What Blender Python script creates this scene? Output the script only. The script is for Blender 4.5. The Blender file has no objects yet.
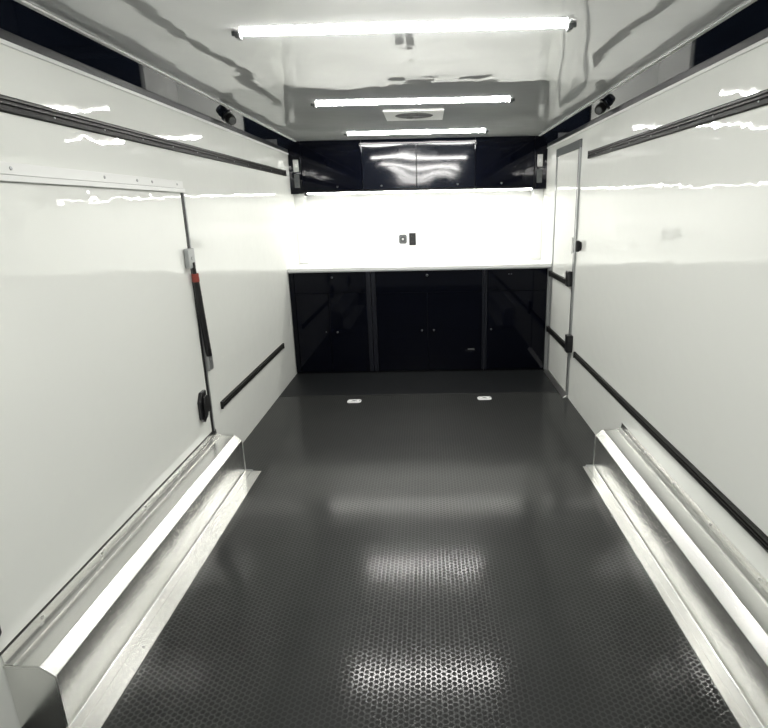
import bpy, bmesh, math
from mathutils import Vector, Matrix
PI = math.pi
scene = bpy.context.scene
C = scene.collection

# ------------------------------------------------------------------ camera
F_PX, YAW, PITCH, ROLL = 550.366, -0.0158, 0.2760, -0.0211
CAM = Vector((0.0709, 0.0, 1.549))
fw = Vector((math.sin(YAW)*math.cos(PITCH), math.cos(YAW)*math.cos(PITCH), -math.sin(PITCH)))
r0 = Vector((math.cos(YAW), -math.sin(YAW), 0)); u0 = r0.cross(fw)
rt = r0*math.cos(ROLL) + u0*math.sin(ROLL)
up = -r0*math.sin(ROLL) + u0*math.cos(ROLL)
cd = bpy.data.cameras.new('camera'); cam = bpy.data.objects.new('camera', cd); C.objects.link(cam)
cam.matrix_world = Matrix(((rt.x, up.x, -fw.x, CAM.x), (rt.y, up.y, -fw.y, CAM.y), (rt.z, up.z, -fw.z, CAM.z), (0, 0, 0, 1)))
cd.sensor_fit = 'HORIZONTAL'; cd.sensor_width = 36.0
cd.lens = F_PX*36.0/768.0
cd.shift_x = -36.0/768.0
cd.clip_start = 0.05
scene.camera = cam

# ------------------------------------------------------------------ world, exposure
wd = bpy.data.worlds.new('night'); scene.world = wd; wd.use_nodes = True
bg = wd.node_tree.nodes['Background']; bg.inputs['Color'].default_value = (0.9, 0.95, 1.0, 1); bg.inputs['Strength'].default_value = 0.35
scene.view_settings.view_transform = 'Standard'; scene.view_settings.look = 'None'
scene.view_settings.exposure = 0.0; scene.view_settings.gamma = 1.0; scene.view_settings.use_curve_mapping = False
LAMP_STRENGTH = 120.0
STRIP_STRENGTH = 21.0

# ------------------------------------------------------------------ materials
def mat(name, col, rough=0.5, metal=0.0, ior=1.5, coat=0.0, coat_rough=0.03, wave=None, emit=None, aniso=0.0, spec=0.5):
    m = bpy.data.materials.new(name); m.use_nodes = True
    nt = m.node_tree; b = nt.nodes['Principled BSDF']
    b.inputs['Base Color'].default_value = (*col, 1); b.inputs['Roughness'].default_value = rough
    b.inputs['Metallic'].default_value = metal; b.inputs['IOR'].default_value = ior
    b.inputs['Coat Weight'].default_value = coat; b.inputs['Coat Roughness'].default_value = coat_rough
    b.inputs['Specular IOR Level'].default_value = spec
    b.inputs['Anisotropic'].default_value = aniso
    if emit:
        b.inputs['Emission Color'].default_value = (*emit[0], 1); b.inputs['Emission Strength'].default_value = emit[1]
    if wave:                               # sheet-metal waviness: list of (scale xyz, distance)
        tc = nt.nodes.new('ShaderNodeTexCoord'); prev = None
        for sc, dist, detail in wave:
            mp = nt.nodes.new('ShaderNodeMapping'); mp.inputs['Scale'].default_value = sc
            nz = nt.nodes.new('ShaderNodeTexNoise'); nz.inputs['Scale'].default_value = 1.0; nz.inputs['Detail'].default_value = detail
            bp = nt.nodes.new('ShaderNodeBump'); bp.inputs['Strength'].default_value = 1.0; bp.inputs['Distance'].default_value = dist
            nt.links.new(tc.outputs['Object'], mp.inputs['Vector']); nt.links.new(mp.outputs[0], nz.inputs['Vector'])
            nt.links.new(nz.outputs['Fac'], bp.inputs['Height'])
            if prev: nt.links.new(prev.outputs[0], bp.inputs['Normal'])
            prev = bp
        nt.links.new(prev.outputs[0], b.inputs['Normal'])
        if coat: nt.links.new(prev.outputs[0], b.inputs['Coat Normal'])
    return m

M = {}
M['wall'] = mat('gloss_white_wall', (0.80, 0.815, 0.775), 0.02, wave=[((1.3, 1.3, 3.0), 0.0016, 0), ((8, 8, 12), 0.0012, 1), ((22, 22, 26), 0.00022, 1)])
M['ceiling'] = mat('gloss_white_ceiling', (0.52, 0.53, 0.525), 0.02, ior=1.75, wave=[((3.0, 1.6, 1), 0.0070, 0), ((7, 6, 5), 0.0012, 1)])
M['splash'] = mat('white_backsplash', (0.85, 0.86, 0.84), 0.15)
M['cove'] = mat('gloss_black_cove', (0.006, 0.008, 0.014), 0.03, spec=0.3, wave=[((1, 1.5, 1), 0.0003, 0)])
M['black'] = mat('gloss_black_door', (0.0015, 0.002, 0.005), 0.05, spec=0.15, wave=[((1.5, 1.5, 1.5), 0.0004, 0)])
M['wavy_black'] = mat('gloss_black_wavy_door', (0.003, 0.004, 0.008), 0.07, spec=0.35, wave=[((3.2, 3.2, 4.0), 0.0045, 0)])
M['carcass'] = mat('black_carcass', (0.002, 0.0025, 0.004), 0.3, spec=0.2)
M['stile'] = mat('satin_black_stile', (0.009, 0.010, 0.015), 0.35, spec=0.25)
M['dark_chrome'] = mat('dark_chrome', (0.10, 0.105, 0.11), 0.35, metal=0.6)
M['lip'] = mat('dark_grey_lip', (0.009, 0.010, 0.012), 0.35, spec=0.3)
M['white_trim'] = mat('white_trim', (0.78, 0.79, 0.77), 0.3)
M['counter'] = mat('white_counter', (0.85, 0.86, 0.84), 0.12)
M['track'] = mat('black_anodised_track', (0.007, 0.007, 0.0065), 0.5, spec=0.2)
M['track_edge'] = mat('grey_track_lip', (0.035, 0.035, 0.032), 0.5)  # lighter grey than the rail itself
M['rubber'] = mat('black_rubber', (0.012, 0.012, 0.012), 0.5)
M['far_sheet'] = mat('darker_floor_black', (0.007, 0.008, 0.009), 0.45, spec=0.35)  # darker than the honeycomb floor, without its pattern
M['plastic'] = mat('black_plastic', (0.008, 0.008, 0.009), 0.32)
M['grey_plastic'] = mat('grey_plastic', (0.10, 0.105, 0.105), 0.4)
M['frame'] = mat('dark_grey_frame', (0.09, 0.10, 0.10), 0.35)
M['steel'] = mat('satin_steel', (0.66, 0.66, 0.64), 0.28, metal=1.0)
M['dull_steel'] = mat('dull_steel', (0.42, 0.43, 0.43), 0.4, metal=0.8)
M['zinc'] = mat('bright_zinc', (0.85, 0.85, 0.84), 0.4, metal=0.2)
M['red'] = mat('red_collar', (0.26, 0.045, 0.03), 0.5)
M['lamp'] = mat('lamp_diffuser', (0.9, 0.9, 0.85), 0.4, emit=((1.0, 0.985, 0.95), LAMP_STRENGTH))
M['strip'] = mat('strip_diffuser', (0.9, 0.9, 0.85), 0.4, emit=((1.0, 0.985, 0.93), STRIP_STRENGTH))

def alu_material():
    m = mat('brushed_aluminium', (0.80, 0.80, 0.775), 0.2, metal=1.0)
    nt = m.node_tree; b = nt.nodes['Principled BSDF']
    tc = nt.nodes.new('ShaderNodeTexCoord')
    mp = nt.nodes.new('ShaderNodeMapping'); mp.inputs['Scale'].default_value = (40, 3, 40)
    nz = nt.nodes.new('ShaderNodeTexNoise'); nz.inputs['Scale'].default_value = 1.0; nz.inputs['Detail'].default_value = 3
    nt.links.new(tc.outputs['Object'], mp.inputs[0]); nt.links.new(mp.outputs[0], nz.inputs['Vector'])
    mr = nt.nodes.new('ShaderNodeMapRange'); mr.inputs['To Min'].default_value = 0.20; mr.inputs['To Max'].default_value = 0.29
    nt.links.new(nz.outputs['Fac'], mr.inputs['Value']); nt.links.new(mr.outputs[0], b.inputs['Roughness'])
    n2 = nt.nodes.new('ShaderNodeTexNoise'); n2.inputs['Scale'].default_value = 2.2; n2.inputs['Detail'].default_value = 1
    nt.links.new(tc.outputs['Object'], n2.inputs['Vector'])
    b1 = nt.nodes.new('ShaderNodeBump'); b1.inputs['Strength'].default_value = 1; b1.inputs['Distance'].default_value = 0.003
    nt.links.new(n2.outputs['Fac'], b1.inputs['Height'])
    nt.links.new(b1.outputs[0], b.inputs['Normal'])
    return m
M['alu'] = alu_material()

def floor_material():
    """black rubber sheet with a raised honeycomb, pitch 20.5 mm"""
    m = mat('honeycomb_rubber', (0.03, 0.03, 0.028), 0.4)
    nt = m.node_tree; N = nt.nodes; L = nt.links; b = N['Principled BSDF']
    tc = N.new('ShaderNodeTexCoord')
    P = 0.0205
    def vm(op, a, bb=None):
        n = N.new('ShaderNodeVectorMath'); n.operation = op
        for i, v in enumerate((a, bb)):
            if v is None: continue
            if isinstance(v, tuple): n.inputs[i].default_value = v
            else: L.new(v, n.inputs[i])
        return n
    def ma(op, a, bb=None, cc=None):
        n = N.new('ShaderNodeMath'); n.operation = op
        for i, v in enumerate((a, bb, cc)):
            if v is None: continue
            if isinstance(v, (int, float)): n.inputs[i].default_value = v
            else: L.new(v, n.inputs[i])
        return n.outputs[0]
    flat = vm('MULTIPLY', tc.outputs['Object'], (1, 1, 0)).outputs[0]
    S = (P*math.sqrt(3), P, 1.0); Hh = (S[0]/2, S[1]/2, 0.5)
    def hexd(off):
        a = vm('ADD', flat, off).outputs[0]
        md = vm('MODULO', vm('ADD', a, (S[0]*400, S[1]*800, 0)).outputs[0], S).outputs[0]
        c = vm('SUBTRACT', md, (Hh[0], Hh[1], 0)).outputs[0]
        ab = vm('ABSOLUTE', c).outputs[0]
        sp = N.new('ShaderNodeSeparateXYZ'); L.new(ab, sp.inputs[0])
        d1 = sp.outputs['Y']
        d2 = ma('ADD', ma('MULTIPLY', sp.outputs['X'], math.sqrt(3)/2), ma('MULTIPLY', sp.outputs['Y'], 0.5))
        return ma('MAXIMUM', d1, d2)
    d = ma('MINIMUM', hexd((0, 0, 0)), hexd((Hh[0], Hh[1], 0)))
    dn = ma('DIVIDE', d, P/2)                       # 0 centre of a cell .. 1 on its border
    rib = N.new('ShaderNodeMapRange'); rib.interpolation_type = 'SMOOTHSTEP'
    rib.inputs['From Min'].default_value = 0.66; rib.inputs['From Max'].default_value = 0.82
    L.new(dn, rib.inputs['Value']); rib = rib.outputs[0]
    ro = N.new('ShaderNodeMapRange'); ro.inputs['To Min'].default_value = 0.6; ro.inputs['To Max'].default_value = 0.42
    L.new(rib, ro.inputs['Value']); L.new(ro.outputs[0], b.inputs['Roughness'])
    b.inputs['Specular IOR Level'].default_value = 0.22; b.inputs['Coat Roughness'].default_value = 0.14
    L.new(ma('MULTIPLY', rib, 1.0), b.inputs['Coat Weight'])
    # dusty wear and the tone of the ribs
    nz = N.new('ShaderNodeTexNoise'); nz.inputs['Scale'].default_value = 2.5; nz.inputs['Detail'].default_value = 4
    L.new(tc.outputs['Object'], nz.inputs['Vector'])
    cr = N.new('ShaderNodeValToRGB')
    cr.color_ramp.elements[0].position = 0.3; cr.color_ramp.elements[0].color = (0.013, 0.014, 0.0135, 1)
    cr.color_ramp.elements[1].position = 0.75; cr.color_ramp.elements[1].color = (0.019, 0.020, 0.019, 1)
    L.new(nz.outputs['Fac'], cr.inputs['Fac'])
    mx = N.new('ShaderNodeMix'); mx.data_type = 'RGBA'; mx.blend_type = 'MULTIPLY'; mx.inputs[0].default_value = 1
    L.new(cr.outputs[0], mx.inputs[6])
    tone = N.new('ShaderNodeMapRange'); tone.inputs['To Min'].default_value = 0.72; tone.inputs['To Max'].default_value = 1.1
    L.new(rib, tone.inputs['Value'])
    cmb = N.new('ShaderNodeCombineXYZ')
    for i in range(3): L.new(tone.outputs[0], cmb.inputs[i])
    L.new(cmb.outputs[0], mx.inputs[7]); L.new(mx.outputs[2], b.inputs['Base Color'])
    bp = N.new('ShaderNodeBump'); bp.inputs['Strength'].default_value = 0.35; bp.inputs['Distance'].default_value = 0.0006
    L.new(rib, bp.inputs['Height']); L.new(bp.outputs[0], b.inputs['Normal'])
    return m
M['floor'] = floor_material()

# ------------------------------------------------------------------ helpers
class MB:
    def __init__(s): s.bm = bmesh.new()
    def box(s, x0, x1, y0, y1, z0, z1):
        x0, x1 = sorted((x0, x1)); y0, y1 = sorted((y0, y1)); z0, z1 = sorted((z0, z1))
        v = [s.bm.verts.new(p) for p in ((x0, y0, z0), (x1, y0, z0), (x1, y1, z0), (x0, y1, z0), (x0, y0, z1), (x1, y0, z1), (x1, y1, z1), (x0, y1, z1))]
        for f in ((0, 3, 2, 1), (4, 5, 6, 7), (0, 1, 5, 4), (1, 2, 6, 5), (2, 3, 7, 6), (3, 0, 4, 7)): s.bm.faces.new([v[i] for i in f])
        return s
    def prism(s, pts, axis, a, b):
        """polygon pts extruded along axis 0/1/2 from a to b; pts are the two other coordinates in xyz order"""
        def P(p, t):
            q = list(p); q.insert(axis, t); return q
        va = [s.bm.verts.new(P(p, a)) for p in pts]; vb = [s.bm.verts.new(P(p, b)) for p in pts]
        s.bm.faces.new(va); s.bm.faces.new(vb[::-1]); n = len(pts)
        for i in range(n): s.bm.faces.new((va[i], vb[i], vb[(i+1) % n], va[(i+1) % n]))
        return s
    def cyl(s, p, q, r, r2=None, n=24):
        p = Vector(p); q = Vector(q); d = (q-p); m = Matrix.Translation((p+q)/2) @ d.to_track_quat('Z', 'Y').to_matrix().to_4x4()
        bmesh.ops.create_cone(s.bm, cap_ends=True, segments=n, radius1=r, radius2=r if r2 is None else r2, depth=d.length, matrix=m)
        return s
    def lathe(s, c, axis, prof, n=32):
        """prof: list of (radius, height along axis)"""
        q = Vector(axis).to_track_quat('Z', 'Y'); rings = []
        for r, h in prof:
            rings.append([s.bm.verts.new(Vector(c) + q @ Vector((r*math.cos(2*PI*i/n), r*math.sin(2*PI*i/n), h))) for i in range(n)])
        for a, b in zip(rings, rings[1:]):
            for i in range(n): s.bm.faces.new((a[i], a[(i+1) % n], b[(i+1) % n], b[i]))
        s.bm.faces.new(rings[0][::-1]); s.bm.faces.new(rings[-1])
        return s
    def torus(s, c, axis, R, r, arc=(0, 2*PI), n=32, k=10):
        q = Vector(axis).to_track_quat('Z', 'Y'); full = abs(arc[1]-arc[0]-2*PI) < 1e-6; rings = []
        cnt = n if full else n+1
        for i in range(cnt):
            t = arc[0] + (arc[1]-arc[0])*i/n; e = Vector((math.cos(t), math.sin(t), 0))
            rings.append([s.bm.verts.new(Vector(c) + q @ (e*(R + r*math.cos(2*PI*j/k)) + Vector((0, 0, r*math.sin(2*PI*j/k))))) for j in range(k)])
        for i in range(n if full else n):
            a = rings[i]; b = rings[(i+1) % cnt]
            for j in range(k): s.bm.faces.new((a[j], b[j], b[(j+1) % k], a[(j+1) % k]))
        if not full: s.bm.faces.new(rings[0][::-1]); s.bm.faces.new(rings[-1])
        return s

def obj(name, mb, m, parent=None, bevel=0.0, smooth=False, seg=2):
    bm = mb.bm; bmesh.ops.recalc_face_normals(bm, faces=bm.faces)
    origin = Vector((0, 0, 0))
    if parent is not None and 'origin' in MBO.get(parent.name, {}): origin = MBO[parent.name]['origin']
    if origin.length: bmesh.ops.translate(bm, verts=bm.verts, vec=-origin)
    me = bpy.data.meshes.new(name); bm.to_mesh(me); bm.free(); me.materials.append(m)
    o = bpy.data.objects.new(name, me); C.objects.link(o)
    if parent is not None:
        o.parent = parent; MBO[o.name] = {'origin': origin}
    if bevel:
        md = o.modifiers.new('bevel', 'BEVEL'); md.width = bevel; md.segments = seg; md.limit_method = 'ANGLE'; md.angle_limit = math.radians(35); md.harden_normals = False
    if smooth:
        for p in me.polygons: p.use_smooth = True
        me.set_sharp_from_angle(angle=math.radians(38))
    return o
MBO = {}
def thing(name, label, cat, loc, group=None):
    o = bpy.data.objects.new(name, None); C.objects.link(o); o.location = loc; o.empty_display_size = 0.05
    o['label'] = label; o['category'] = cat
    if group: o['group'] = group
    MBO[o.name] = {'origin': Vector(loc)}
    return o
def tag(o, label, cat, group=None):
    o['label'] = label; o['category'] = cat
    if group: o['group'] = group
    return o
def struct(name, mb, m, bevel=0.0, smooth=False, label=None):
    o = obj(name, mb, m, None, bevel, smooth); o['kind'] = 'structure'
    if label: o['label'] = label
    return o
def copy_tree(o, parent=None, offset=None):
    c = o.copy(); C.objects.link(c)
    if parent is not None: c.parent = parent
    for ch in list(o.children): copy_tree(ch, c)
    return c

# ------------------------------------------------------------------ dimensions
W = 1.23; H = 2.182; Y0 = -1.0; YB = 5.82
D = 5.177                                            # face of the base cabinets
D2 = 5.555                                           # face of the overhead cabinets
CX, CZ = 0.0766, 0.1044                              # cove at the ceiling edge

# ------------------------------------------------------------------ structure
struct('floor', MB().box(-W-0.05, W+0.05, Y0, YB+0.05, -0.06, 0.0), M['floor'], label='black rubber floor with a raised honeycomb pattern')
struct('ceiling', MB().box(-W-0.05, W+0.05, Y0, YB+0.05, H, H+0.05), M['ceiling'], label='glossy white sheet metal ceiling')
struct('wall_left', MB().box(-W-0.05, -W, Y0, YB+0.05, 0, H), M['wall'], label='glossy white left wall')
struct('wall_right', MB().box(W, W+0.05, Y0, YB+0.05, 0, H), M['wall'], label='glossy white right wall')
struct('wall_back', MB().box(-W, W, YB, YB+0.05, 0, H), M['splash'], label='white back wall, brightly lit above the counter')

n_trim = 0
for s, side in ((-1, 'left'), (1, 'right')):
    a = (s*(W-CX), H-0.0005); lz = H-CX                      # the panel falls at 45 degrees, the lip under it is upright
    n_trim += 1
    struct('trim_%d' % n_trim, MB().prism([a, (s*(W-0.0005), lz), (s*(W-0.0005), H-0.0005)], 1, Y0, D2-0.002), M['cove'],
           label='gloss black sloping panel between ceiling and %s wall' % side)
    n_trim += 1
    struct('trim_%d' % n_trim, MB().prism([(s*(W-0.0005), lz-0.001), (s*(W-0.004), lz+0.0015), (s*(W-0.005), lz-0.002), (s*(W-0.005), H-CZ), (s*(W-0.0005), H-CZ)], 1, Y0, D2-0.003), M['lip'],
           label='dark grey lip along the lower edge of the %s sloping panel' % side)
    n_trim += 1
    struct('trim_%d' % n_trim, MB().box(a[0]-s*0.014, a[0]+s*0.004, Y0, D2-0.003, H-0.007, H-0.0005), M['white_trim'], bevel=0.0,
           label='thin white strip where ceiling meets the %s sloping panel' % side)
    n_trim += 1
    struct('trim_%d' % n_trim, MB().box(s*(W-0.008), s*(W-0.0003), Y0, D2-0.003, H-CZ-0.016, H-CZ-0.0015), M['white_trim'], bevel=0.002,
           label='thin white strip along the top of the %s wall' % side)
    # white corner chase between counter and overhead cabinets
    n_trim += 1
    struct('trim_%d' % n_trim, MB().box(s*(W-0.10), s*(W-0.0005), 5.68, YB-0.0005, 1.0275, 1.713), M['splash'], bevel=0.004,
           label='white boxed corner at the %s end of the backsplash' % side)

# rubber sheet joint across the floor
n_trim += 1
struct('trim_%d' % n_trim, MB().box(-W+0.002, W-0.002, 4.500, 4.512, 0.0002, 0.0022), M['rubber'], label='joint strip between two rubber floor sheets')
n_trim += 1
struct('trim_%d' % n_trim, MB().box(-W+0.002, W-0.002, 4.5125, D-0.016, 0.0002, 0.0018), M['far_sheet'], label='darker plain black sheet on the floor before the base cabinets')

# ------------------------------------------------------------------ right side door (door_1)
X = W
d1 = bpy.data.objects.new('door_1', None); C.objects.link(d1); d1.location = (W, 4.74, 0); d1['kind'] = 'structure'
d1['label'] = 'narrow white side door with black hold-down bars in the right wall'
MBO['door_1'] = {'origin': Vector((W, 4.74, 0))}
obj('door_panel', MB().box(X-0.010, X-0.0005, 4.395, 5.075, 0.035, 1.950), M['wall'], d1, 0.002)
obj('door_header', MB().box(X-0.014, X-0.0005, 4.345, 5.125, 1.955, 2.015), M['frame'], d1, 0.002)
obj('door_jamb', MB().box(X-0.014, X-0.0005, 5.085, 5.125, 0.03, 1.954), M['dull_steel'], d1, 0.002)
obj('door_seal', MB().box(X-0.006, X-0.0005, 5.076, 5.084, 0.03, 1.954), M['rubber'], d1)
obj('door_jamb', MB().box(X-0.014, X-0.0005, 4.345, 4.372, 0.03, 1.954), M['dull_steel'], d1, 0.002)
obj('door_seal', MB().box(X-0.012, X-0.0005, 4.3725, 4.394, 0.03, 1.954), M['rubber'], d1)
obj('door_sill', MB().prism([(X-0.045, 0.0005), (X-0.045, 0.006), (X-0.012, 0.028), (X-0.0005, 0.028), (X-0.0005, 0.0005)], 1, 4.345, 5.125), M['steel'], d1, 0.0015)
h = obj('door_handle', MB().box(X-0.024, X-0.016, 4.400, 4.412, 1.18, 1.31), M['white_trim'], d1, 0.004)
obj('handle_mount', MB().box(X-0.0165, X-0.009, 4.402, 4.410, 1.19, 1.205).box(X-0.0165, X-0.009, 4.402, 4.410, 1.285, 1.30), M['white_trim'], h)
for z, zb, pz0, pz1, py0, py1 in ((0.925, 0.968, 0.925, 1.045, 4.375, 4.45), (0.405, 0.450, 0.405, 0.545, 4.29, 4.36)):
    br = obj('hold_down_bar', MB().box(X-0.034, X-0.012, py1-0.01, 5.118, z, zb), M['track'], d1, 0.004)
    obj('bar_end_latch', MB().box(X-0.050, X-0.012 if py0 > 4.34 else X-0.0005, py0, py1, pz0, pz1), M['plastic'], br, 0.006)
    obj('bar_bracket', MB().box(X-0.040, X-0.011, 5.085, 5.123, z-0.004, zb+0.004), M['plastic'], br, 0.003)

lk = thing('door_latch', 'small black round latch on the right wall beside the side door', 'latch', (W, 4.23, 1.25))
obj('base_plate', MB().lathe((W-0.001, 4.23, 1.25), (-1, 0, 0), [(0.034, 0), (0.034, 0.006), (0.028, 0.010)]), M['plastic'], lk, smooth=True)
obj('latch_grip', MB().box(W-0.040, W-0.008, 4.213, 4.247, 1.208, 1.292), M['plastic'], lk, 0.012, seg=4)

# ------------------------------------------------------------------ left escape door (door_2)
X = -W
d2 = bpy.data.objects.new('door_2', None); C.objects.link(d2); d2.location = (-W, 2.17, 0.28); d2['kind'] = 'structure'
d2['label'] = 'wide white escape door above the left wheel box'
MBO['door_2'] = {'origin': Vector((-W, 2.17, 0.28))}
obj('door_panel', MB().box(X+0.0005, X+0.007, 1.290, 3.029, 0.296, 1.652), M['wall'], d2, 0.0015)
obj('door_seal', MB().box(X+0.0005, X+0.009, 3.031, 3.055, 0.275, 1.652), M['rubber'], d2, 0.002)
obj('door_edge_trim', MB().box(X+0.0005, X+0.012, 3.056, 3.068, 0.285, 1.652), M['dull_steel'], d2, 0.002)
obj('door_seal', MB().box(X+0.0005, X+0.008, 1.27, 3.030, 0.287, 0.2945), M['rubber'], d2)
hr = obj('hinge_rail', MB().box(X+0.0005, X+0.012, 1.262, 3.065, 1.675, 1.712).box(X+0.0005, X+0.020, 1.262, 3.065, 1.654, 1.6735), M['white_trim'], d2, 0.002)
obj('rail_groove', MB().box(X+0.0005, X+0.010, 1.27, 3.06, 1.6736, 1.6748), M['rubber'], hr)
sc_mb = [1.80, 2.32, 2.72, 2.99, 1.40, 2.58]
for y in sc_mb:
    obj('screw', MB().lathe((X+0.012, y, 1.694), (1, 0, 0), [(0.0065, -0.001), (0.006, 0.002), (0.003, 0.0035)], n=12), M['dull_steel'], hr, smooth=True)

def paddle(y, z, label, flip=1):
    t = thing('door_paddle_latch', label, 'latch', (-W, y, z-0.09), 'paddle latches of the escape door')
    xx = -W+0.007
    obj('latch_plate', MB().prism([(y-flip*0.055, z+0.04), (y-flip*0.02, z+0.09), (y+flip*0.040, z+0.09), (y+flip*0.040, z-0.06), (y-flip*0.015, z-0.09), (y-flip*0.055, z-0.06)], 0, xx, xx+0.020), M['plastic'], t, 0.005, seg=3)
    obj('paddle', MB().prism([(y-flip*0.030, z+0.03), (y-flip*0.012, z+0.065), (y+flip*0.028, z+0.065), (y+flip*0.028, z-0.03), (y-flip*0.03, z-0.05)], 0, xx+0.022, xx+0.034), M['rubber'], t, 0.004)
paddle(2.935, 0.487, 'black paddle latch at the lower far corner of the escape door')
paddle(1.285, 0.425, 'black paddle latch at the photo edge above the near end of the wheel box', -1)

# strut with red collar holding the door edge
st = thing('door_strut', 'black door strut with red collar between two grey brackets on the left wall', 'strut', (-W, 3.10, 0.66))
def bracket(y, z, hh, ww):
    b = obj('bracket', MB().box(-W+0.009, -W+0.034, y-ww/2, y+ww/2, z-hh/2, z+hh/2), M['dull_steel'], st, 0.006, seg=3)
    obj('bracket_pin', MB().cyl((-W+0.030, y, z), (-W+0.038, y, z), 0.011, n=20), M['dull_steel'], b, 0.002)
bracket(3.005, 1.313, 0.105, 0.085); bracket(3.085, 0.722, 0.120, 0.060)
p = Vector((-W+0.032, 3.012, 1.290)); q = Vector((-W+0.032, 3.070, 0.735))
obj('strut_tube', MB().cyl(p.lerp(q, .16), p.lerp(q, .97), 0.017, n=24), M['plastic'], st, smooth=True)
obj('strut_rod', MB().cyl(p, p.lerp(q, .17), 0.010, n=16), M['rubber'], st, smooth=True)
obj('collar', MB().cyl(p.lerp(q, .11), p.lerp(q, .19), 0.0195, n=24), M['red'], st, 0.002, smooth=True)

# ------------------------------------------------------------------ cargo tracks
def track(s, y0, y1, z0, z1, label, group):
    x = s*W; zc = (z0+z1)/2; hh = (z1-z0)/2
    def X(d): return x - s*d
    t = thing('cargo_track', label, 'track', (x, (y0+y1)/2, z0), group)
    pts = [(X(.0005), z0), (X(.007), z0), (X(.011), z0+.004), (X(.011), zc-hh*.42), (X(.004), zc-hh*.34), (X(.004), zc-hh*.10), (X(.013), zc-hh*.05),
           (X(.013), zc+hh*.14), (X(.004), zc+hh*.2), (X(.004), zc+hh*.46), (X(.011), zc+hh*.54), (X(.011), z1-.004), (X(.007), z1), (X(.0005), z1)]
    obj('rail', MB().prism(pts, 1, y0, y1), M['track'], t)
    obj('rail_lip', MB().box(X(.0112), X(.0128), y0, y1, z1-.012, z1-.005), M['track_edge'], t)
    obj('rail_lip', MB().box(X(.0132), X(.0142), y0, y1, zc+.000, zc+.0035), M['track_edge'], t)
    for e in (y0, y1):
        obj('end_cap', MB().box(X(.0005), X(.016), e-0.006, e+0.006, z0-.001, z1+.001), M['plastic'], t, 0.003)
    n = max(2, int((y1-y0)/0.3))
    for i in range(n):
        yy = y0+(y1-y0)*(i+.5)/n
        obj('screw', MB().lathe((X(.004), yy, zc-hh*.22), (-s, 0, 0), [(0.004, 0), (0.004, .0015), (.002, .0025)], n=8), M['dull_steel'], t)
track(-1, -0.9, 5.375, 1.860, 1.910, 'long black cargo track high on the left wall above the escape door', 'cargo tracks')
track(1, -0.9, 4.13, 1.860, 1.910, 'long black cargo track high on the right wall ending beside the side door', 'cargo tracks')
track(-1, 3.225, 4.765, 0.366, 0.413, 'short black cargo track low on the left wall behind the wheel box', 'cargo tracks')
track(1, -0.9, 4.205, 0.388, 0.437, 'long black cargo track low on the right wall above the right wheel box', 'cargo tracks')

# ------------------------------------------------------------------ wheel boxes
def wheel_box(s, label, y0, xf):
    y1 = 3.10
    t = thing('wheel_box', label, 'wheel box', (s*1.15, (y0+y1)/2, 0), 'aluminium wheel boxes along the side walls')
    w0 = s*(W-0.0005)
    prof = [(w0, 0.0005), (w0, 0.243), (s*1.118, 0.240), (s*1.076, 0.203), (s*1.076, 0.001)]
    obj('box_body', MB().prism(prof, 1, y0, y1), M['alu'], t, 0.003)
    # upturned flange against the wall, screwed
    fl = obj('wall_flange', MB().prism([(w0, 0.2435), (w0, 0.284), (s*(W-0.003), 0.284), (s*(W-0.006), 0.252), (s*(W-0.030), 0.2455), (s*(W-0.030), 0.2425)], 1, y0+0.002, y1-0.002), M['alu'], t)
    for i in range(5):
        yy = y0+0.18+i*0.35
        obj('screw', MB().lathe((s*(W-0.004), yy, 0.266), (-s, 0, 0), [(0.007, 0), (0.0065, .003), (.003, .005)], n=12), M['steel'], fl, smooth=True)
    ff = obj('floor_flange', MB().prism([(s*1.0765, 0.0005), (s*1.0765, 0.014), (s*1.0758, 0.014), (s*1.0740, 0.0095), (s*1.0700, 0.0068), (s*1.064, 0.006), (s*1.036, 0.006), (s*1.0345, 0.0045), (s*(xf+.001), 0.0038), (s*xf, 0.0005)], 1, y0-0.10, y1-0.012), M['alu'], t, smooth=True)
    obj('corner_weld', MB().box(s*1.078, s*1.028, y1-0.0119, y1-0.004, 0.0005, 0.012), M['dull_steel'], t, 0.002)
    for i in range(2):
        yy = y0+0.33+i*1.05
        obj('screw', MB().lathe((s*1.003, yy, 0.0042), (0, 0, 1), [(0.005, 0), (0.0045, .0012), (.002, .002)], n=12), M['dull_steel'], ff, smooth=True)
    # folded end seam
    for yy in (y0-0.0022, y1+0.0002):
        pr = [(s*1.229, 0.243), (s*1.118, 0.243), (s*1.0735, 0.2045), (s*1.0735, 0.001), (s*1.079, 0.001), (s*1.079, 0.200), (s*1.121, 0.237), (s*1.229, 0.237)]
        obj('end_seam', MB().prism(pr, 1, yy, yy+0.002), M['steel'], t)
wheel_box(-1, 'folded aluminium wheel box against the left wall under the escape door', 1.338, 0.973)
wheel_box(1, 'folded aluminium wheel box against the right wall under the low track', 1.14, 1.006)

# ------------------------------------------------------------------ ceiling lights
LG = 'ceiling LED tubes'
def lamp(y, label):
    t = thing('ceiling_light', label, 'light', (0, y, H), LG)
    obj('housing', MB().box(-0.612, 0.612, y-0.016, y+0.016, H-0.003, H-0.0008), M['white_trim'], t, 0.001)
    n = 12; pts = [(y+0.0175*math.cos(PI+PI*i/n), H-0.0032+0.011*math.sin(PI+PI*i/n)) for i in range(n+1)]
    obj('diffuser', MB().prism(pts, 0, -0.592, 0.592), M['lamp'], t)
    for s in (-1, 1):
        e = obj('end_cap', MB().box(s*0.5925, s*0.612, y-0.019, y+0.019, H-0.026, H-0.0032), M['grey_plastic'], t, 0.005, seg=3)
        obj('cap_clip', MB().box(s*0.6125, s*0.626, y-0.008, y+0.008, H-0.016, H-0.001), M['frame'], e, 0.002)
    return t
lamp(2.255, 'ceiling tube light nearest the viewer, widest in the photo')
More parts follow.
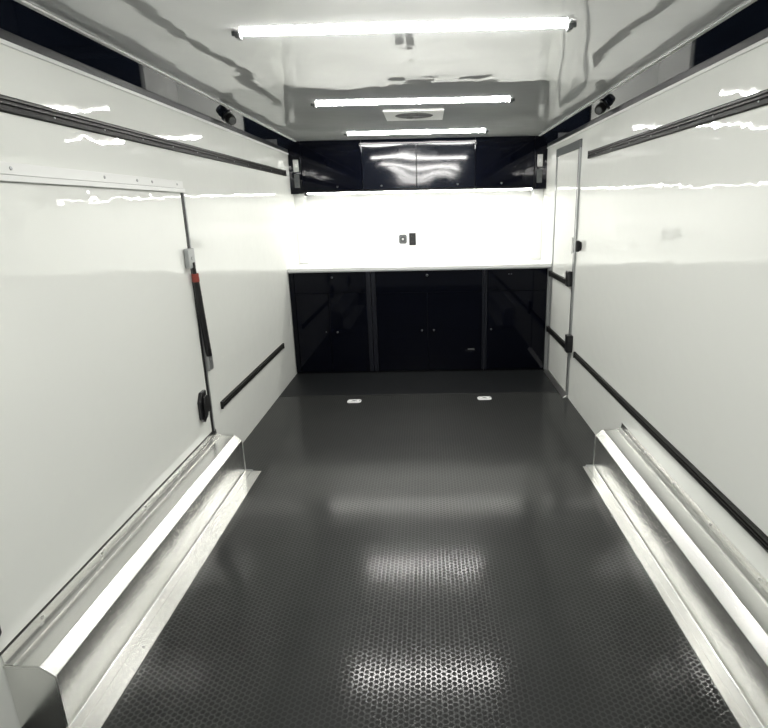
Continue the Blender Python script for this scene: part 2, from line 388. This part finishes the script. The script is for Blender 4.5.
lamp(3.690, 'middle ceiling tube light, just in front of the roof vent')
lamp(5.120, 'farthest ceiling tube light, close to the overhead cabinets')
lamp(0.820, 'unseen ceiling tube light overhead, added to light the near part')  # continues the lamp row out of view, added to light the near part
lamp(-0.610, 'unseen ceiling tube light behind the viewer, added to light the near walls')  # out of view behind the camera, added to light the near walls

# ------------------------------------------------------------------ roof vent
vt = thing('roof_vent', 'square white roof vent with dark round opening in the ceiling', 'vent', (0, 4.21, H))
fr = MB(); N = 40; z0, z1 = H-0.0075, H-0.0008; cx, cy, R, S = 0.0, 4.21, 0.135, 0.205
def ringpt(i, r):
    a = 2*PI*i/N; return (cx+r*math.cos(a), cy+r*math.sin(a))
def sqpt(i):
    a = 2*PI*i/N; c, s_ = math.cos(a), math.sin(a); k = S/max(abs(c), abs(s_)); return (cx+k*c, cy+k*s_)
bmv = fr.bm.verts.new
A = [bmv((*ringpt(i, R), z0)) for i in range(N)]; B = [bmv((*sqpt(i), z0)) for i in range(N)]
A2 = [bmv((*ringpt(i, R), z1)) for i in range(N)]; B2 = [bmv((*sqpt(i), z1)) for i in range(N)]
for i in range(N):
    j = (i+1) % N
    fr.bm.faces.new((A[i], A[j], B[j], B[i])); fr.bm.faces.new((B[i], B[j], B2[j], B2[i])); fr.bm.faces.new((A2[i], A2[j], A[j], A[i])); fr.bm.faces.new((B2[i], B2[j], A2[j], A2[i]))
obj('vent_frame', fr, M['white_trim'], vt)
obj('vent_shade_disc', MB().lathe((0, 4.21, H-0.005), (0, 0, 1), [(0.1345, 0), (0.1345, 0.0040)]), M['carcass'], vt)  # flat black disc, paints in the shade of the opening's depth
ho = obj('fan_hub', MB().lathe((0, 4.21, H-0.0055), (0, 0, -1), [(0.030, 0), (0.030, 0.003), (0.020, 0.006)]), M['plastic'], vt, smooth=True)
for k in range(4):
    a = k*PI/2+0.4; c, s_ = math.cos(a), math.sin(a)
    q = [(0.031, -0.012), (0.125, -0.032), (0.128, 0.010), (0.031, 0.010)]
    obj('fan_blade', MB().prism([(cx+u*c-v*s_, cy+u*s_+v*c) for u, v in q], 2, H-0.0070, H-0.0054), M["rubber"], ho)

# ------------------------------------------------------------------ swivel spotlights on the sloping panels
def spot(s, y, label):
    c = Vector((s*(W-CX/2), y, H-CX/2)); n = Vector((-s, 0, -1)).normalized()
    b = c + n*0.0012
    t = thing('swivel_spotlight', label, 'spotlight', b, 'swivel spotlights on the sloping panels')
    obj('base', MB().lathe(b, n, [(0.040, 0), (0.040, .004), (0.034, .008)], n=28), M['plastic'], t, smooth=True)
    hc = b + n*0.030
    ball = obj('swivel_ball', MB().lathe(hc-n*0.022, n, [(0.026, 0), (0.032, 0.010), (0.034, 0.022), (0.031, 0.034), (0.024, 0.043), (0.012, .049)], n=28), M['plastic'], t, smooth=True)
    ax = Vector((-s*0.62, -0.62, -0.48)).normalized()
    hd = obj('lamp_head', MB().lathe(hc+ax*0.010, ax, [(0.029, 0), (0.030, 0.012), (0.026, 0.022), (0.021, 0.021)], n=28), M['rubber'], t, smooth=True)
    obj('lens', MB().lathe(hc+ax*0.0311, ax, [(0.0205, 0), (0.016, 0.003), (0.008, .0045)], n=24), M['grey_plastic'], hd, smooth=True)
spot(-1, 3.80, 'small black swivel spotlight under the left ceiling edge')
spot(1, 3.735, 'small black swivel spotlight under the right ceiling edge')

# ------------------------------------------------------------------ base cabinets
def knob(parent, x, y, z, name='knob', r=0.010, m='dark_chrome'):
    obj(name, MB().lathe((x, y, z), (0, -1, 0), [(r*.7, 0), (r*.7, .008), (r, .010), (r*.95, .016), (r*.5, .018)], n=16), M[m], parent, smooth=True)
ZT = 0.988; F0, F1 = D, D+0.018
def base_cabinet(x0, x1, label):
    t = thing('base_cabinet', label, 'cabinet', ((x0+x1)/2, D+0.3, 0), 'black base cabinets under the counter')
    obj('carcass', MB().box(x0+.001, x1-.001, F1+0.001, YB-0.004, 0.001, ZT), M['carcass'], t, 0.001)
    return t
def front(t, name, x0, x1, z0, z1, m='black'):
    return obj(name, MB().box(x0+.0015, x1-.0015, F0, F1, z0+.0015, z1-.0015), M[m], t, 0.0015)
KN = 'dull_steel'
c1 = base_cabinet(-1.228, -0.458, 'black base cabinet at the left end of the counter')
front(c1, 'face_frame', -1.226, -1.180, 0.02, 0.985, 'black'); front(c1, 'stile', -0.503, -0.459, 0.02, 0.985, 'stile')
dr = front(c1, 'drawer', -1.178, -0.505, 0.795, 0.982); knob(dr, -0.819, F0, 0.940)
dl = front(c1, 'door', -1.178, -0.867, 0.02, 0.793); knob(dl, -0.905, F0, 0.420, 'latch_button', .006)
dl = front(c1, 'door', -0.865, -0.505, 0.02, 0.793); knob(dl, -0.795, F0, 0.417)
c2 = base_cabinet(-0.457, 0.612, 'widest black base cabinet in the middle under the counter')
front(c2, 'stile', -0.456, -0.415, 0.02, 0.985, 'stile'); front(c2, 'stile', 0.592, 0.611, 0.02, 0.985, 'stile')
dr = front(c2, 'drawer', -0.413, 0.590, 0.785, 0.982); knob(dr, 0.072, F0, 0.945, r=.012)
dl = front(c2, 'door', -0.413, 0.070, 0.02, 0.783); knob(dl, 0.015, F0, 0.420)
dl = front(c2, 'door', 0.072, 0.590, 0.02, 0.783); knob(dl, 0.130, F0, 0.420)
obj('badge', MB().box(0.455, 0.520, F0-0.0015, F0-0.0002, 0.218, 0.231), M['grey_plastic'], dl, 0.0005)
c3 = base_cabinet(0.613, 1.228, 'black base cabinet at the right end of the counter by the side door')
front(c3, 'stile', 0.614, 0.636, 0.02, 0.985, 'stile')
dr = front(c3, 'drawer', 0.638, 1.196, 0.785, 0.982); knob(dr, 0.835, F0, 0.942, 'latch_button', .006); knob(dr, 0.858, F0, 0.942, 'latch_button', .006)
dl = front(c3, 'door', 0.638, 1.196, 0.02, 0.783); knob(dl, 0.677, F0, 0.420)
obj('corner_strip', MB().box(1.198, 1.2285, F0-0.006, F1, 0.006, 0.985), M['dull_steel'], c3, 0.002)

ct = thing('countertop', 'white countertop running wall to wall over the black cabinets', 'countertop', (0, D+0.3, ZT))
obj('top', MB().box(-W+.001, W-.001, D-0.012, YB-0.001, ZT+.001, 1.026), M['counter'], ct, 0.003)
obj('edge_band', MB().box(-W+.001, W-.001, D-0.0145, D-0.0125, ZT+.0015, ZT+0.014), M['dull_steel'], ct, 0.0005)

# ------------------------------------------------------------------ outlets on the backsplash
o1 = thing('wall_socket', 'grey eight-sided socket on the backsplash, left of the black outlet', 'socket', (-0.170, YB, 1.245))
k = 0.0125; hw, hh = 0.040, 0.046
octo = lambda cx, cz, hw, hh, k: [(cx-hw, cz-hh+k), (cx-hw+k, cz-hh), (cx+hw-k, cz-hh), (cx+hw, cz-hh+k), (cx+hw, cz+hh-k), (cx+hw-k, cz+hh), (cx-hw+k, cz+hh), (cx-hw, cz+hh-k)]
obj('face_plate', MB().prism(octo(-0.170, 1.245, hw, hh, k), 1, YB-0.014, YB-0.0006), M['grey_plastic'], o1, 0.002)
obj('socket_ring', MB().torus((-0.170, YB-0.014, 1.245), (0, -1, 0), 0.022, 0.004), M['plastic'], o1, smooth=True)
obj('socket_button', MB().lathe((-0.170, YB-0.0145, 1.245), (0, -1, 0), [(0.009, 0), (0.009, .003), (.006, .004)], n=20), M['steel'], o1, smooth=True)
o2 = thing('power_outlet', 'black rectangular power outlet on the backsplash', 'outlet', (-0.071, YB, 1.242))
obj('face_plate', MB().box(-0.106, -0.036, YB-0.007, YB-0.0006, 1.180, 1.305), M['plastic'], o2, 0.003)
for z in (1.215, 1.270):
    rc = obj('receptacle', MB().box(-0.088, -0.054, YB-0.0095, YB-0.0071, z-0.017, z+0.017), M['rubber'], o2, 0.003)
    obj('slot', MB().box(-0.0795, -0.0775, YB-0.0101, YB-0.0096, z-.004, z+.008).box(-0.0645, -0.0625, YB-0.0101, YB-0.0096, z-.004, z+.006), M['grey_plastic'], rc)

# ------------------------------------------------------------------ overhead cabinets
ZU0, ZU1 = 1.715, H-0.003; U0, U1 = D2, D2+0.018
OG = 'black overhead cabinets'
def overhead(x0, x1, label, doors, m, knobs):
    t = thing('overhead_cabinet', label, 'cabinet', ((x0+x1)/2, (D2+YB)/2, ZU0), OG)
    obj('carcass', MB().box(x0+.001, x1-.001, U1+0.001, YB-0.001, ZU0, ZU1), M['carcass'], t, 0.001)
    for (a, b), ks in zip(doors, knobs):
        d = obj('door', MB().box(a+.0025, b-.0025, U0, U1, ZU0+.018, ZU1-.045), M[m], t, 0.002)
        for kx in ks:
            obj('knob', MB().lathe((kx, U0, 1.762), (0, -1, 0), [(.006, 0), (.006, .006), (.009, .008), (.008, .012)], n=16), M['dark_chrome'], d, smooth=True)
    obj('top_rail', MB().box(x0+.001, x1-.001, U0+.004, U1, ZU1-.043, ZU1), M['black'], t)
    obj('bottom_rail', MB().box(x0+.001, x1-.001, U0+.004, U1, ZU0, ZU0+.017), M['carcass'], t)
    return t
overhead(-1.110, -0.533, 'black overhead cabinet at the left end above the counter', [(-1.110, -0.533)], 'black', [(-0.775,)])
mc = overhead(-0.532, 0.548, 'wide two-door overhead cabinet in the middle with wavy reflections', [(-0.532, -0.011), (-0.011, 0.548)], 'wavy_black', [(-0.35,), (0.38,)])
for x in (-0.530, 0.546):
    obj('hinge', MB().box(x-.005, x+.005, U0-.004, U0, 2.075, 2.110), M['dark_chrome'], mc, 0.001)
overhead(0.549, 1.110, 'black overhead cabinet at the right end above the counter', [(0.549, 1.110)], 'black', [(0.80,)])
for s, side in ((-1, 'left'), (1, 'right')):
    t = thing('end_panel', 'narrow black end panel with two grey plates beside the %s overhead cabinet' % side, 'panel', (s*1.17, D2+.1, ZU0))
    obj('panel_body', MB().box(s*1.112, s*(W-.0005), U0-.004, YB-.001, ZU0-.012, H-.004), M['black'], t, 0.002)
    p1 = obj('flat_plate', MB().box(s*1.135, s*1.185, U0-.010, U0-.0045, 1.905, 2.015), M['steel'], t, 0.002)  # flat silver plate with one raised block
    obj('raised_block', MB().box(s*1.152, s*1.168, U0-.020, U0-.0105, 1.945, 1.975), M['white_trim'], p1, 0.003)
    p2 = obj('flat_plate', MB().box(s*1.135, s*1.185, U0-.009, U0-.0045, 1.760, 1.885), M['grey_plastic'], t, 0.002)  # flat grey plate with raised bars
    for z in (1.785, 1.822, 1.860):
        obj('raised_bar', MB().box(s*1.145, s*1.175, U0-.012, U0-.0092, z-.011, z+.011), M['frame'], p2, 0.001)

# LED strip under the overhead cabinets
ls = thing('led_strip', 'thin LED strip glowing along the bottom of the overhead cabinets', 'light', (0, D2+0.03, ZU0))
obj('channel', MB().box(-1.075, 1.095, D2+0.004, D2+0.076, ZU0-0.004, ZU0-0.0008), M['steel'], ls, 0.001)
obj('diffuser', MB().prism([(D2+0.0065, ZU0-0.0045), (D2+0.0735, ZU0-0.0135), (D2+0.0735, ZU0-0.0042), (D2+0.0065, ZU0-0.0042)], 0, -1.075, 1.095), M['strip'], ls)
obj('connector', MB().box(-1.100, -1.0760, D2-0.002, D2+0.042, ZU0-0.030, ZU0-0.0008), M['plastic'], ls, 0.003)
obj('end_cap', MB().box(1.0955, 1.103, D2+0.004, D2+0.076, ZU0-0.022, ZU0-0.0008), M['white_trim'], ls, 0.001)

# ------------------------------------------------------------------ floor tie-downs
def tiedown(x, y, label):
    t = thing('floor_tie_down', label, 'tie-down ring', (x, y, 0), 'recessed tie-down rings in the floor')
    obj('plate', MB().prism([(x-.058+.0, y-.022), (x-.044, y-.040), (x+.044, y-.040), (x+.058, y-.022), (x+.058, y+.022), (x+.044, y+.040), (x-.044, y+.040), (x-.058, y+.022)], 2, 0.0005, 0.005), M['zinc'], t, 0.0015)
    obj('recess', MB().lathe((x, y, 0.0051), (0, 0, 1), [(0.024, 0), (0.023, .0006)]), M['dull_steel'], t)
    obj('ring', MB().torus((x, y, 0.0085), (0, 0, 1), 0.022, 0.0030), M['zinc'], t, smooth=True)
    for a, b in ((-.046, 0), (.046, 0)):
        obj('bolt', MB().lathe((x+a, y+b, 0.005), (0, 0, 1), [(0.006, 0), (0.005, .003)], n=8), M['dull_steel'], t)
tiedown(-0.555, 4.350, 'left of two silver tie-down rings in the floor before the cabinets')
tiedown(0.537, 4.373, 'right of two silver tie-down rings in the floor before the cabinets')
